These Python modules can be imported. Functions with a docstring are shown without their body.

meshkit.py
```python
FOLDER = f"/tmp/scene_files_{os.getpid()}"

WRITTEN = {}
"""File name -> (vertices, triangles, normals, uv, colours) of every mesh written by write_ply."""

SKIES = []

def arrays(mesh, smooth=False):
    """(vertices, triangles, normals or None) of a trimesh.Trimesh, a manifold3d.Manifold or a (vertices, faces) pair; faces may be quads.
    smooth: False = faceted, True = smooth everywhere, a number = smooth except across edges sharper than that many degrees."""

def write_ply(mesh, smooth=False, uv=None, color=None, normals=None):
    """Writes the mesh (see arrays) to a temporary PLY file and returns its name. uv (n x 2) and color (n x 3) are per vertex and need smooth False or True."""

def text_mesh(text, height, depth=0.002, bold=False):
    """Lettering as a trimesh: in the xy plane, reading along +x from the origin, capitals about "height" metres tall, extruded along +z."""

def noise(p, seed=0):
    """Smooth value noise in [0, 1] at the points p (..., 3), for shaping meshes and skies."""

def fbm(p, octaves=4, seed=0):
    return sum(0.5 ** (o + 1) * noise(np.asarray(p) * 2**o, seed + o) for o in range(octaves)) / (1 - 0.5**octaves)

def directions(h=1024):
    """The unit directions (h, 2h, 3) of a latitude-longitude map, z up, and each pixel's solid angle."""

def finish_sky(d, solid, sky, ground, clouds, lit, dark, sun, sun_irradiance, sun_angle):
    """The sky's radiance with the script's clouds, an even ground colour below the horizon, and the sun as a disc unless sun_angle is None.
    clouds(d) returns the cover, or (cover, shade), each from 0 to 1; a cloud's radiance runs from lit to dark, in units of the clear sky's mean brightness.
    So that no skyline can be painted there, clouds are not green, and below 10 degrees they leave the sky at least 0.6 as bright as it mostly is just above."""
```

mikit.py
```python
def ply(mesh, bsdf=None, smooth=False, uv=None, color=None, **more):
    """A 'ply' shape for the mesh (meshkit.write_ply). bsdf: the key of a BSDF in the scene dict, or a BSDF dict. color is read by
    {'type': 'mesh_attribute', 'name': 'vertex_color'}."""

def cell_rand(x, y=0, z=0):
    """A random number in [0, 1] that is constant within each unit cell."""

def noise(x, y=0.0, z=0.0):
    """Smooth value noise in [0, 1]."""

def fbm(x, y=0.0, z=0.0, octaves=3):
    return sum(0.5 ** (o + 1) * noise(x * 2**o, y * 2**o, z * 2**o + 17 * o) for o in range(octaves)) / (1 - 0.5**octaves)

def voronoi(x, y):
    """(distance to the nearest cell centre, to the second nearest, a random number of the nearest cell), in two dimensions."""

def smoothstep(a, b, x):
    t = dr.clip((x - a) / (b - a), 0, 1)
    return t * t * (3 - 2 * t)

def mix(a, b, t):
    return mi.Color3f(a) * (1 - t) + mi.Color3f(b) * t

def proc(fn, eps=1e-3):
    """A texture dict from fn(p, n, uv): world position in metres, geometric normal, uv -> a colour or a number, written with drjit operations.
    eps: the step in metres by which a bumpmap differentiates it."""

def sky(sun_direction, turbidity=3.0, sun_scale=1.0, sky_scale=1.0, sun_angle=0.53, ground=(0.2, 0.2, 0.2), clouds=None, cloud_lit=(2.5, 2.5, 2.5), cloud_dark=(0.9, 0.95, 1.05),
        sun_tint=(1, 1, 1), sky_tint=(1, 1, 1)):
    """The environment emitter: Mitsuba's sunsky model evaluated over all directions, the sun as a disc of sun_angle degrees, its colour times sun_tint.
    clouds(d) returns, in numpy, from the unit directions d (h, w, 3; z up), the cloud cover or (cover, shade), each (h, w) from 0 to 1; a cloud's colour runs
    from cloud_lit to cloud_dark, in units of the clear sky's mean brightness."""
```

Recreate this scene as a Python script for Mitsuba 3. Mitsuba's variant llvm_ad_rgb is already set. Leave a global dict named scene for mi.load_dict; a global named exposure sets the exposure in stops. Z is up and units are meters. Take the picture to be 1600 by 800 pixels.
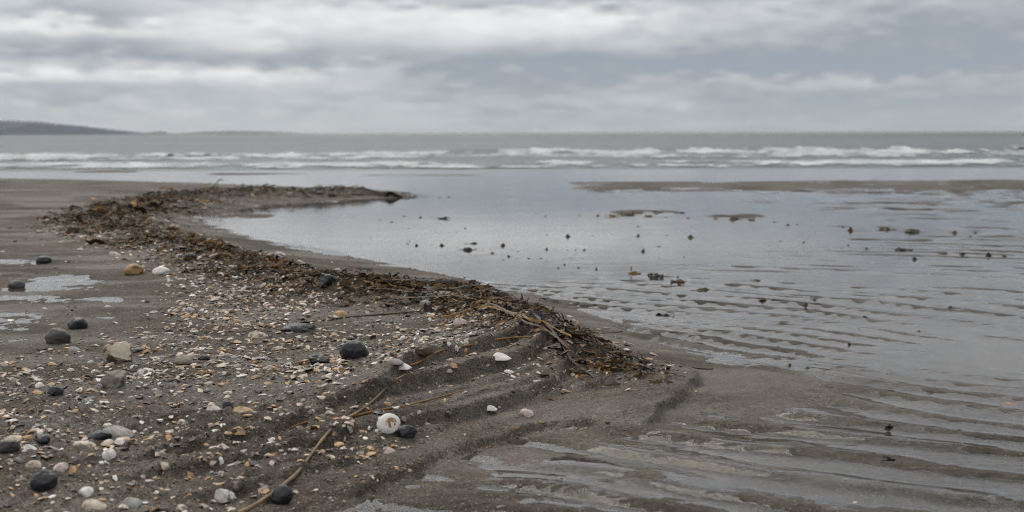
import math, random
import numpy as np, trimesh, shapely
import drjit as dr, mitsuba as mi, mikit, meshkit
from scipy.interpolate import RBFInterpolator
from scipy.ndimage import map_coordinates, gaussian_filter

T = mi.ScalarTransform4f
rng = np.random.default_rng(7)
random.seed(7)
scene, labels = {}, {}

# ------------------------------------------------------------------ camera
H = 0.62                                        # lens height above the standing water
FOC = 1931.0                                    # focal length, in pixels of a 1600 wide picture
PITCH, ROLL = math.atan(192 / FOC), 0.0036
fwd = np.array([0, math.cos(PITCH), -math.sin(PITCH)])
right = np.array([math.cos(ROLL), -math.sin(ROLL) * math.sin(PITCH), -math.sin(ROLL) * math.cos(PITCH)])
right /= np.linalg.norm(right)
up = np.cross(right, fwd)
EYE = np.array([0, 0, H])
scene['camera'] = {'type': 'thinlens', 'fov': math.degrees(2 * math.atan(800 / FOC)), 'fov_axis': 'x',
                   'aperture_radius': 0.0042, 'focus_distance': 3.0, 'near_clip': 0.05, 'far_clip': 40000.0,
                   'to_world': T().look_at(origin=EYE.tolist(), target=(EYE + fwd).tolist(), up=up.tolist()),
                   'medium': {'type': 'ref', 'id': 'sea_air'}}

# ------------------------------------------------------------------ sky and light
def px_dir(u, v):
    d = fwd * FOC + right * (u - 800) + up * (400 - v)
    return d / np.linalg.norm(d)

def blob(az, el, u, v, ru, rv, soft=1.0):
    """A soft elongated patch of the cloud layer round the direction seen at photo position (u, v)."""
    d = px_dir(u, v)
    a0, e0 = math.degrees(math.atan2(d[0], d[1])), math.degrees(math.asin(d[2]))
    k = math.degrees(1 / FOC)
    q = ((az - a0) / (ru * k)) ** 2 + ((el - e0) / (rv * k)) ** 2
    return np.exp(-q * soft)

def sstep(a, b, x):
    t = np.clip((x - a) / (b - a), 0, 1)
    return t * t * (3 - 2 * t)

def clouds(d):
    az, el = np.degrees(np.arctan2(d[..., 0], d[..., 1])), np.degrees(np.arcsin(np.clip(d[..., 2], -1, 1)))
    w = 1.0 / (np.clip(d[..., 2], 0, 1) + 0.055)
    q = np.stack([d[..., 0] * w * 0.75, d[..., 1] * w * 0.75, np.zeros_like(w)], -1)
    n = meshkit.fbm(q + 3.1, 5, 3)
    wob = (meshkit.fbm(np.stack([az * 0.35, el * 1.5, az * 0], -1) + 9, 4, 5) - 0.5)
    wob2 = (meshkit.fbm(np.stack([az * 0.9, el * 3.2, az * 0], -1) + 29, 4, 8) - 0.5)
    wob3 = (meshkit.fbm(np.stack([az * 0.75, el * 4.4, az * 0], -1) + 49, 5, 18) - 0.5)
    a, e = az + wob2 * 4.0 + wob3 * 2.5, el + wob * 0.9 + wob2 * 0.45 + wob3 * 0.55
    s = 0.68 + 0.62 * (n - 0.5) + 0.34 * wob2 + 0.30 * wob3
    s += 0.12 * np.tanh(az / 16)                                     # the cloud thins towards the sun, left of the view
    # patches of thicker and thinner cloud seen in the photograph
    for u, v, ru, rv, k in [(690, 38, 330, 28, -0.28), (345, 35, 110, 20, -0.15), (45, 30, 60, 12, -0.35), (60, 48, 230, 9, -0.35),
                            (380, 72, 90, 10, -0.25), (880, 35, 160, 22, -0.18), (330, 120, 130, 14, -0.42), (60, 120, 170, 8, -0.5),
                            (1370, 124, 90, 5, -0.30), (1110, 131, 130, 7, -0.12), (1560, 121, 60, 6, -0.2), (1240, 20, 130, 16, -0.14),
                            (120, 20, 160, 14, 0.25), (180, 80, 330, 18, 0.22), (640, 100, 300, 24, 0.16), (250, 150, 300, 12, 0.12),
                            (1000, 102, 260, 28, 0.25), (1420, 90, 330, 30, 0.22), (1240, 160, 300, 14, 0.05), (1500, 40, 220, 26, 0.14),
                            (200, 190, 420, 22, -0.26), (900, 190, 500, 18, -0.14), (1450, 185, 300, 16, -0.06), (760, 4, 260, 8, 0.3), (1120, 60, 180, 16, 0.05)]:
        s = s + 1.0 * k * blob(a, e, u, v, ru, rv)
    s = s - 0.30 * sstep(6.3, 10, el) * np.exp(-((az + 4) / 46) ** 2) - 0.42 * sstep(19, 38, el) - 0.45 * np.exp(-((az + 16) / 48) ** 2 - ((el - 24) / 13) ** 2)                      # unseen sky above the frame, brighter ahead and overhead to light the wet flats
    s = s + 0.13 * np.exp(-(el / 1.7) ** 2)                            # more cloud in the long way to the horizon
    return np.ones_like(s), np.clip(s, 0, 1)

exposure = 3.02
SUN = np.array([math.sin(math.radians(-24)) * math.cos(math.radians(56)), math.cos(math.radians(-24)) * math.cos(math.radians(56)), math.sin(math.radians(56))])
scene['sky_light'] = mikit.sky(SUN, turbidity=3, sun_scale=0.10, sun_angle=48, sun_tint=(0.90, 1.0, 1.13), clouds=clouds, ground=(0.12, 0.12, 0.12),
                               cloud_lit=(1.42, 1.42, 1.41), cloud_dark=(0.33, 0.395, 0.475))

# ------------------------------------------------------------------ helpers
def at(u, v, z=0.0):
    """The point at height z that the photograph shows at pixel (u, v)."""
    d = px_dir(u, v)
    return EYE + d * ((z - H) / d[2])

def to_px(p):
    q = np.asarray(p, float) - EYE
    w = q @ fwd
    return 800 + FOC * (q @ right) / w, 400 - FOC * (q @ up) / w, w

def nz(x, y, f, seed=0, octaves=3):
    return meshkit.fbm(np.stack([x * f, y * f, np.zeros_like(x) + 0.37], -1), octaves, seed)

COUNT = {}
def numbered(key):
    n = COUNT.get(key, 0)
    COUNT[key] = n + 1
    return key if n == 0 else f'{key}_{n:03d}'

def put(name, shape, label=None, category=None, group=None, kind=None, parent=None):
    key = numbered(name if parent is None else parent + '__' + name)
    scene[key] = shape
    e = {k: x for k, x in dict(label=label, category=category, group=group, kind=kind).items() if x}
    if e:
        labels[key] = e
    return key

def mat(loc, rz=0.0, tilt=0.0, tdir=0.0, s=(1, 1, 1)):
    m = np.eye(4)
    cz, sz = math.cos(rz), math.sin(rz)
    R = np.array([[cz, -sz, 0], [sz, cz, 0], [0, 0, 1.0]])
    ax = np.array([math.cos(tdir), math.sin(tdir), 0])
    K = np.array([[0, -ax[2], ax[1]], [ax[2], 0, -ax[0]], [-ax[1], ax[0], 0]])
    R = (np.eye(3) + math.sin(tilt) * K + (1 - math.cos(tilt)) * K @ K) @ R
    m[:3, :3] = R @ np.diag(s)
    m[:3, 3] = loc
    return m

# ------------------------------------------------------------------ materials
def ref(k): return {'type': 'ref', 'id': k}

def sand_color(p, n, uv):
    a = mikit.fbm(p.x * 3.1, p.y * 3.1, 0.0, 3)
    b = mikit.fbm(p.x * 37, p.y * 37, p.z * 37, 3)
    g = mikit.cell_rand(p.x * 420, p.y * 420, p.z * 420)
    g2 = mikit.cell_rand(p.x * 340 + 7, p.y * 340, p.z * 340)
    t = mikit.smoothstep(0.3, 0.72, 0.55 * a + 0.45 * b)
    c = mikit.mix([0.062, 0.051, 0.041], [0.114, 0.096, 0.079], t)
    c = c * (0.50 + 1.0 * g)
    c = dr.select(g > 0.985, mi.Color3f(0.30, 0.26, 0.21), c)
    return dr.select(g2 < 0.07, mi.Color3f(0.018, 0.016, 0.014), c)

def sand_rough(p, n, uv):
    a = mikit.smoothstep(0.36, 0.62, mikit.fbm(p.x * 2.1 + 0.9 * p.y + 11, p.y * 6.5, 0.0, 4))
    return 0.50 + 0.32 * a

def sand_bump(p, n, uv):
    return 0.45 * mikit.noise(p.x * 260, p.y * 260, p.z * 260) + 0.9 * mikit.noise(p.x * 95, p.y * 95, p.z * 95) + 1.3 * mikit.noise(p.x * 36, p.y * 36, p.z * 36)

scene['sand_mat'] = {'type': 'bumpmap', 'arbitrary': mikit.proc(sand_bump, 1.2e-3), 'scale': 0.0034,
                     'bsdf': {'type': 'principled', 'base_color': mikit.proc(sand_color), 'roughness': mikit.proc(sand_rough), 'specular': 0.20}}

def film_bump(p, n, uv):
    a = mikit.fbm(p.x * 3.5 + 0.8 * p.y, p.y * 11 - 2.2 * p.x, 0.3, 3)
    b = mikit.noise(p.x * 1.1, p.y * 2.7, 0.7)
    return a * 0.6 * (0.3 + b) + 0.1 * mikit.noise(p.x * 40, p.y * 70, 0.0)
scene['film_mat'] = {'type': 'bumpmap', 'arbitrary': mikit.proc(film_bump, 4e-3), 'scale': 0.0016,
                     'bsdf': {'type': 'dielectric', 'int_ior': 1.33, 'ext_ior': 1.0}}

def sea_bump(p, n, uv):
    s = mikit.fbm(p.x * 0.9, p.y * 1.7, 0.0, 4)
    return s + 0.5 * mikit.noise(p.x * 0.22, p.y * 0.5, 0.4)
def sea_color(p, n, uv):
    a = mikit.fbm(p.x * 0.05, p.y * 0.11, 0.0, 3)
    return mikit.mix([0.030, 0.042, 0.046], [0.062, 0.074, 0.073], a)
scene['sea_mat'] = {'type': 'bumpmap', 'arbitrary': mikit.proc(sea_bump, 0.03), 'scale': 0.07,
                    'bsdf': {'type': 'principled', 'base_color': mikit.proc(sea_color), 'roughness': 0.28, 'specular': 0.17}}

def foam_color(p, n, uv):
    a = mikit.fbm(p.x * 2.3, p.y * 1.1, p.z * 6, 4)
    return mikit.mix([0.22, 0.24, 0.25], [0.52, 0.54, 0.55], mikit.smoothstep(0.3, 0.62, a))
scene['foam_mat'] = {'type': 'twosided', 'bsdf': {'type': 'principled', 'base_color': mikit.proc(foam_color), 'roughness': 0.6, 'specular': 0.3}}

def hill_color(p, n, uv):
    a = mikit.fbm(p.x * 0.006, p.y * 0.004, 0.0, 4)
    b = mikit.fbm(p.x * 0.03, p.y * 0.02, p.z * 0.05, 3)
    c = mikit.mix([0.055, 0.062, 0.085], [0.16, 0.145, 0.155], mikit.smoothstep(0.35, 0.65, a))
    return mikit.mix(c, [0.035, 0.045, 0.04], mikit.smoothstep(0.55, 0.72, b))
scene['hill_mat'] = {'type': 'diffuse', 'reflectance': mikit.proc(hill_color)}

def stone_mat(key, c0, c1, f, rough, spots=None, bump=0.0012, cut=0.60):
    def col(p, n, uv):
        c = mikit.mix(c0, c1, mikit.smoothstep(0.3, 0.7, mikit.fbm(p.x * f, p.y * f, p.z * f, 4)))
        if spots:
            c = mikit.mix(c, spots, mikit.smoothstep(cut, cut + 0.08, mikit.fbm(p.x * f * 1.7 + 5, p.y * f * 1.7, p.z * f * 1.7, 3)))
        return c
    scene[key] = {'type': 'bumpmap', 'arbitrary': mikit.proc(stone_bump, 8e-4), 'scale': bump,
                  'bsdf': {'type': 'principled', 'base_color': mikit.proc(col), 'roughness': rough, 'specular': 0.5}}
def stone_bump(p, n, uv):
    return 0.5 * mikit.fbm(p.x * 130, p.y * 130, p.z * 130, 3)
stone_mat('stone_black', [0.012, 0.013, 0.016], [0.030, 0.031, 0.035], 40, 0.34)
stone_mat('stone_dark', [0.045, 0.040, 0.038], [0.080, 0.070, 0.062], 30, 0.45)
stone_mat('stone_ochre', [0.20, 0.11, 0.035], [0.34, 0.20, 0.075], 40, 0.5, [0.09, 0.05, 0.02])
stone_mat('stone_cream', [0.42, 0.34, 0.25], [0.58, 0.50, 0.39], 26, 0.5, [0.17, 0.11, 0.07], 0.0012, 0.50)
stone_mat('stone_grey', [0.17, 0.15, 0.115], [0.25, 0.22, 0.17], 30, 0.55, [0.10, 0.085, 0.06])
stone_mat('stone_brown', [0.055, 0.036, 0.022], [0.11, 0.07, 0.04], 50, 0.4)
stone_mat('stone_white', [0.62, 0.59, 0.53], [0.74, 0.71, 0.66], 30, 0.4)
stone_mat('stain_brown', [0.22, 0.095, 0.025], [0.33, 0.17, 0.06], 120, 0.5)

SHELL = {'white': ([0.66, 0.62, 0.57], [0.82, 0.78, 0.73]), 'cream': ([0.50, 0.41, 0.31], [0.64, 0.54, 0.43]),
         'tan': ([0.38, 0.20, 0.075], [0.54, 0.33, 0.15]), 'pink': ([0.50, 0.38, 0.33], [0.63, 0.50, 0.45]), 'grey': ([0.22, 0.21, 0.20], [0.36, 0.34, 0.33]),
         'dark': ([0.018, 0.015, 0.014], [0.055, 0.046, 0.042])}
def shell_mat(key, c0, c1):
    def col(p, n, uv):
        a = mikit.fbm(p.x * 150, p.y * 150, p.z * 150, 3)
        c = mikit.mix(c0, c1, a) * (0.55 + 0.6 * mikit.noise(p.x * 110, p.y * 110, p.z * 110))
        return mikit.mix(c, [0.16, 0.12, 0.09], mikit.smoothstep(0.54, 0.70, mikit.fbm(p.x * 90 + 3, p.y * 90, p.z * 90, 3)))
    scene[key] = {'type': 'twosided', 'bsdf': {'type': 'principled', 'base_color': mikit.proc(col), 'roughness': 0.38, 'specular': 0.5}}
for k, (c0, c1) in SHELL.items():
    shell_mat('shell_' + k, c0, c1)
VC = {'type': 'mesh_attribute', 'name': 'vertex_color'}
scene['litter_mat'] = {'type': 'twosided', 'bsdf': {'type': 'principled', 'base_color': VC, 'roughness': 0.4, 'specular': 0.5}}
scene['weed_mass_mat'] = {'type': 'twosided', 'bsdf': {'type': 'principled', 'base_color': VC, 'roughness': 0.42, 'specular': 0.18}}
WEED = {'black': ([0.010, 0.009, 0.008], [0.026, 0.020, 0.015]), 'brown': ([0.045, 0.022, 0.008], [0.110, 0.056, 0.018]),
        'amber': ([0.13, 0.062, 0.012], [0.27, 0.145, 0.036]), 'olive': ([0.050, 0.040, 0.016], [0.095, 0.075, 0.030])}
def weed_mat(key, c0, c1, rough=0.42, spec=0.22):
    def col(p, n, uv):
        return mikit.mix(c0, c1, mikit.fbm(p.x * 70, p.y * 70, p.z * 70, 3))
    scene[key] = {'type': 'twosided', 'bsdf': {'type': 'principled', 'base_color': mikit.proc(col), 'roughness': rough, 'specular': spec}}
for k, (c0, c1) in WEED.items():
    weed_mat('weed_' + k, c0, c1, *((0.36, 0.30) if k == 'black' else ()))
def stalk_color(p, n, uv):
    a = mikit.fbm(p.x * 60, p.y * 25, p.z * 60, 4)
    return mikit.mix([0.075, 0.04, 0.014], [0.22, 0.135, 0.055], mikit.smoothstep(0.3, 0.7, a))
scene['stalk_mat'] = {'type': 'principled', 'base_color': mikit.proc(stalk_color), 'roughness': 0.42, 'specular': 0.5}

# ------------------------------------------------------------------ the lie of the beach: surveyed spot heights (photo pixel, height), then a smooth surface through them
SPOTS = []
def line(z, *pts):
    for q in pts:
        SPOTS.append((q[0], q[1], q[2] if len(q) > 2 else z))
# plateau of shells and the sand flat left of it
line(.085, (40, 430), (60, 520), (160, 480), (300, 470), (300, 540), (430, 500), (540, 520), (650, 510), (640, 560), (480, 570), (150, 590), (380, 590), (0, 620), (240, 620), (740, 520), (760, 550), (420, 460), (180, 430), (560, 480), (720, 570, .083), (560, 600, .083), (-150, 500), (-200, 620))
line(.08, (0, 330), (60, 380), (80, 310), (0, 298, .072), (180, 300, .075), (-300, 300, .07), (-300, 400), (40, 350))
line(.05, (-300, 281), (-100, 281), (0, 281), (60, 282), (120, 284), (180, 286), (240, 288, .055))
line(-.03, (-300, 275), (-100, 275), (0, 275), (100, 277), (200, 280), (300, 283), (420, 287), (520, 291), (600, 296))
# crest with the weed
line(.11, (560, 301, .035), (520, 299, .05), (470, 297, .06), (420, 295, .065), (350, 297, .065), (290, 303, .075), (220, 316, .09), (160, 330, .10), (130, 344, .10), (190, 363, .10), (260, 379, .095), (320, 385, .103), (370, 398, .103),
     (450, 424, .103), (520, 440, .103), (600, 449, .098), (680, 453, .10), (740, 459, .103), (790, 471, .10), (830, 490, .096), (868, 514, .10), (905, 544, .075), (935, 570, .045), (950, 594, .025))
# foot of the spit, the inlet and the back shore
line(.0, (620, 305), (560, 311), (500, 314), (430, 319), (370, 326), (320, 336), (303, 345), (312, 354), (345, 365), (400, 375), (470, 387), (560, 405), (640, 420), (720, 437), (790, 455, .001), (860, 473, .002), (930, 494, .003), (1000, 518, .003), (1060, 545, .004))
line(.035, (280, 352, .06), (320, 376), (400, 392), (500, 414), (600, 434), (700, 448, .04), (800, 468, .05), (860, 492, .05), (900, 515, .045))
# sand apron in front of the point, with its own low edge
line(.034, (950, 530), (1000, 555), (1040, 575, .032), (1000, 600, .03), (950, 625, .026), (1030, 595, .03), (920, 530, .04), (985, 580))
line(.009, (1100, 578, .009), (1092, 606), (1050, 635), (995, 657), (940, 672))
line(.026, (1072, 578, .024), (1062, 600), (1022, 622), (968, 644))
line(.019, (1150, 578), (1230, 603, .020), (1140, 622), (1280, 612, .017), (1210, 636, .012), (1345, 625, .004), (1110, 650, .009), (1120, 600), (1180, 600, .02), (1300, 632, .006))
# terraced front of the point
line(.07, (700, 600), (790, 582), (832, 566), (620, 622), (540, 640), (450, 648), (855, 545, .075))
line(.045, (700, 630), (800, 607), (860, 590, .04), (610, 652), (520, 675), (420, 690), (300, 712, .05), (150, 735, .055), (0, 760, .058))
line(.022, (860, 625), (800, 640), (720, 662), (650, 690), (590, 708), (520, 728), (430, 750), (330, 775, .028), (200, 798, .035), (40, 830, .045), (905, 610, .02))
line(.006, (955, 615, .01), (900, 640), (850, 662), (800, 678), (745, 700), (690, 725), (640, 748), (580, 772), (510, 798), (420, 840), (300, 900))
# the rippled flat and standing water
line(.006, (800, 770, .007), (950, 740, .007), (700, 795, .007), (1000, 790, .006), (900, 700, .007), (1060, 680, .005), (1200, 760, .003), (1400, 790, .003), (1590, 790, .001), (1200, 700, .002))
line(-.001, (1590, 700), (1400, 690, .001), (1590, 620, -.003), (1450, 600, -.002), (1250, 550, .001), (1350, 560, -.002), (1150, 530, .002), (1050, 500, .001), (960, 480, .000), (880, 450, -.001), (1590, 540, -.003), (1200, 490, -.001), (1400, 490, -.003), (1050, 455, -.004), (1590, 470, -.004), (1300, 440, -.004))
line(-.014, (760, 420, -.010), (850, 420, -.011), (1000, 420, -.006), (1200, 410, -.004), (1590, 410, -.004), (700, 400), (560, 380), (450, 360), (370, 350), (800, 370, -.02), (1100, 370, -.006), (1400, 360, -.003), (620, 340, -.025), (450, 335, -.022), (800, 320, -.025), (1200, 325, -.005), (1590, 330, -.002), (700, 300, -.03), (620, 320, -.025), (1000, 300, -.02), (700, 285, -.03))
line(-.008, (900, 310, -.015), (1250, 307, -.003), (1590, 307, -.001), (1000, 270, -.03), (1590, 268, -.03), (600, 270, -.04), (200, 270, -.04), (1250, 345, -.012))
pts = [np.append(at(u, v, z)[:2], z) for u, v, z in SPOTS]
pts += [np.array(q, float) for q in [(-6, 3, .1), (-10, 8, .1), (-3, 1, .09), (-1.5, .6, .06), (0, .5, .01), (1.2, .6, .005), (3, 1, 0), (6, 3, -.005), (10, 8, -.02), (12, 16, -.03), (-14, 12, .08), (-.6, .9, .03), (-40, 14, .08), (-40, 25, -.04), (30, 18, -.03), (0, 24, -.08), (-10, 22, -.07), (12, 24, -.08), (0, 50, -.5), (40, 50, -.5), (-40, 50, -.5)]]
pts = np.array(pts)
def lp(x, y): return np.arctan2(x, y), 0.5 * np.log(x * x + y * y)
NT, NR = 420, 460
TH0, TH1, LR0, LR1 = math.radians(-62), math.radians(62), math.log(0.3), math.log(60)
gt, gl = np.meshgrid(np.linspace(TH0, TH1, NT), np.linspace(LR0, LR1, NR), indexing='ij')
pt, pl = lp(pts[:, 0], pts[:, 1])
_, keep = np.unique(np.round(np.stack([pt, pl], 1), 3), axis=0, return_index=True)
rbf = RBFInterpolator(np.stack([pt, pl], 1)[keep], pts[keep, 2], kernel='linear', smoothing=0.002)
BASE = rbf(np.stack([gt.ravel(), gl.ravel()], 1)).reshape(gt.shape)
BASE = gaussian_filter(np.clip(BASE, -0.6, 0.14), 1.6)
GX, GY = np.exp(gl) * np.sin(gt), np.exp(gl) * np.cos(gt)

def bar(u0, u1, v, h, wy):
    """A low bank in the standing water from photo column u0 to u1 at row v, wy metres wide."""
    a, b = at(u0, v), at(u1, v)
    yc = (a[1] + b[1]) / 2 + 0.3 * (nz(GX, GY, 0.6, 31, 2) - 0.5)
    tp = min(1.5, 0.25 * (b[0] - a[0]))
    L = sstep(a[0], a[0] + tp, GX) * sstep(b[0], b[0] - tp, GX)
    return L * np.exp(-((GY - yc) / wy) ** 4), h
for u0, u1, v, h, wy in [(770, 2600, 288, .023, 1.9), (930, 1090, 332, .030, .16), (1090, 1210, 339, .022, .10), (1060, 1260, 316, .018, .12), (338, 440, 339, .032, .22), (90, 240, 268.5, .03, .3), (290, 520, 272, .03, .3), (520, 800, 274, .032, .3), (1500, 1900, 296, .014, .4),
                       (560, 720, 289, .0, .3)]:
    m, h = bar(u0, u1, v, h, wy)
    BASE = BASE * (1 - m) + np.maximum(BASE, h * (0.10 + 1.7 * nz(GX * 0.4, GY * 1.6, 1.5, 33, 4)) - 0.012) * m

def lookup(G, x, y):
    t, l = lp(x, y)
    return map_coordinates(G, [np.clip((t - TH0) / (TH1 - TH0), 0, 1) * (NT - 1), np.clip((l - LR0) / (LR1 - LR0), 0, 1) * (NR - 1)], order=1, mode='nearest')

def region(z, soft, *poly):
    q = np.array([lp(*at(u, v, z)[:2]) for u, v in poly])
    return gaussian_filter(shapely.contains_xy(shapely.Polygon(q), gt, gl).astype(float), soft)

CREST = np.array([at(u, v, z)[:2] for u, v, z in [(610, 304, .02), (560, 298, .05), (470, 294, .10), (420, 292, .11), (350, 295, .11), (290, 299, .11), (220, 313, .12), (160, 328, .12), (150, 345, .11), (200, 362, .11), (260, 376, .11), (320, 387, .12), (370, 402, .12),
                   (450, 428, .12), (520, 444, .12), (600, 453, .115), (680, 458, .118), (740, 463, .12), (790, 476, .115), (830, 494, .11), (868, 516, .10), (905, 546, .075), (935, 572, .045), (948, 594, .025)]])
def to_crest(x, y):
    p = np.stack([x, y], -1)
    best = np.full(x.shape, 1e9)
    for a, b in zip(CREST[:-1], CREST[1:]):
        t = np.clip(((p - a) @ (b - a)) / ((b - a) @ (b - a)), 0, 1)
        best = np.minimum(best, np.linalg.norm(p - a - t[..., None] * (b - a), axis=-1))
    return best
DC = to_crest(GX, GY)
RG = np.exp(gl)
WRACK = np.exp(-(DC / (0.060 + 0.030 * RG)) ** 2)
TERR = region(.05, 3, (-60, 650), (300, 655), (520, 620), (690, 580), (800, 555), (850, 515), (900, 530), (960, 590), (940, 640), (860, 668), (740, 705), (640, 755), (480, 810), (380, 900), (-60, 900))
LITTER = region(.09, 3, (-60, 575), (120, 545), (250, 530), (270, 480), (300, 450), (180, 385), (90, 352), (110, 328), (200, 320), (290, 300), (440, 292), (560, 300), (470, 312), (300, 330), (330, 375), (460, 428), (600, 455), (760, 462), (830, 500), (780, 535), (700, 560), (640, 585), (540, 630), (400, 650), (200, 668), (-60, 690))
SLOPE = region(.05, 3, (-60, 670), (200, 665), (420, 645), (560, 640), (640, 655), (620, 700), (560, 735), (470, 800), (350, 860), (-60, 860))
FLATS = region(.085, 4, (-200, 400), (60, 395), (200, 430), (260, 470), (240, 520), (120, 545), (-200, 580))

STILL = region(0, 3, (280, 330), (420, 310), (720, 305), (900, 380), (800, 440), (870, 462), (700, 452), (450, 410))

def ripples(x, y):
    """Sand ripples: two trains that fade in and out of one another, so that crests fork and end."""
    fld = y * 0.90 + (0.50 + 0.36 * np.exp(-((y - 3.5) / 0.8) ** 2) - 0.22 * sstep(4.2, 6.5, y)) * (np.clip(x, -1, 4) - 0.5)
    w = 1.7 * (nz(x, y, 0.8, 42, 3) - 0.5) + 1.0 * (nz(x, y * 1.6, 2.4, 43, 3) - 0.5)
    ph = 2 * np.pi * (fld / 0.165 + w)
    s = np.sin(ph + 0.6 * np.sin(ph))
    a1 = sstep(0.26, 0.66, nz(x * 0.7 + 0.3 * y, y * 1.8, 1.5, 44, 3))
    ph2 = 2 * np.pi * ((fld * 1.02 + 0.20 * x) / 0.112 + 1.4 * (nz(x, y, 1.1, 47, 3) - 0.5) + 0.7 * (nz(x, y, 3.5, 48, 2) - 0.5))
    s2 = np.sin(ph2 + 0.5 * np.sin(ph2))
    a2 = sstep(0.42, 0.70, nz(x * 0.7 + 0.3 * y, y * 1.7, 1.7, 49, 3))
    ph3 = 2 * np.pi * ((x * 0.25 + y * 0.95) / 0.067 + 2.0 * nz(x, y, 2.1, 45, 3))
    return 0.0082 * (0.12 + a1) * s + 0.0056 * a2 * s2 + 0.0018 * np.sin(ph3) * sstep(0.4, 0.7, nz(x, y, 2.4, 46, 2)) + 0.007 * (nz(x, y * 1.4, 4.5, 50, 3) - 0.5) + 0.022 * np.clip(nz(x, y, 24, 60, 2) - 0.70, 0, 1)

STEPS = [  # cut edges in the sand: height, run, pixels along the top of each edge (the high side lies on its left hand)
    (.015, .018, .16, (968, 653), (1008, 641), (1048, 620), (1078, 598), (1088, 582), (1078, 570)),
    (.032, .018, .14, (570, 652), (600, 638), (655, 616), (720, 593), (785, 573), (825, 561), (846, 545), (858, 525)),
    (.025, .014, .10, (470, 682), (520, 664), (560, 652), (640, 634), (720, 615), (790, 598), (838, 583), (866, 560), (884, 534)),
    (.021, .014, .09, (560, 700), (640, 669), (720, 647), (800, 629), (850, 611), (884, 590), (906, 562)),
    (.013, .012, .09, (700, 700), (735, 682), (790, 662), (845, 649), (900, 646), (960, 652)),
    (.012, .012, .08, (190, 742), (260, 728), (340, 706), (430, 690), (500, 668)),
    (.012, .012, .08, (120, 770), (220, 757), (330, 738), (430, 712), (520, 694), (600, 668)),
    (.010, .012, .08, (250, 790), (340, 768), (420, 742), (500, 724), (590, 706)),
    (.010, .012, .08, (500, 760), (580, 738), (650, 712), (700, 690)),
    (.022, .10, .4, (575, 304), (470, 303), (420, 302), (340, 304), (270, 314)),
]
STEPS = [(h, w, L, np.array([at(u, v, .03 if v > 350 else .06)[:2] for u, v in q])) for h, w, L, *q in STEPS]

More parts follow.
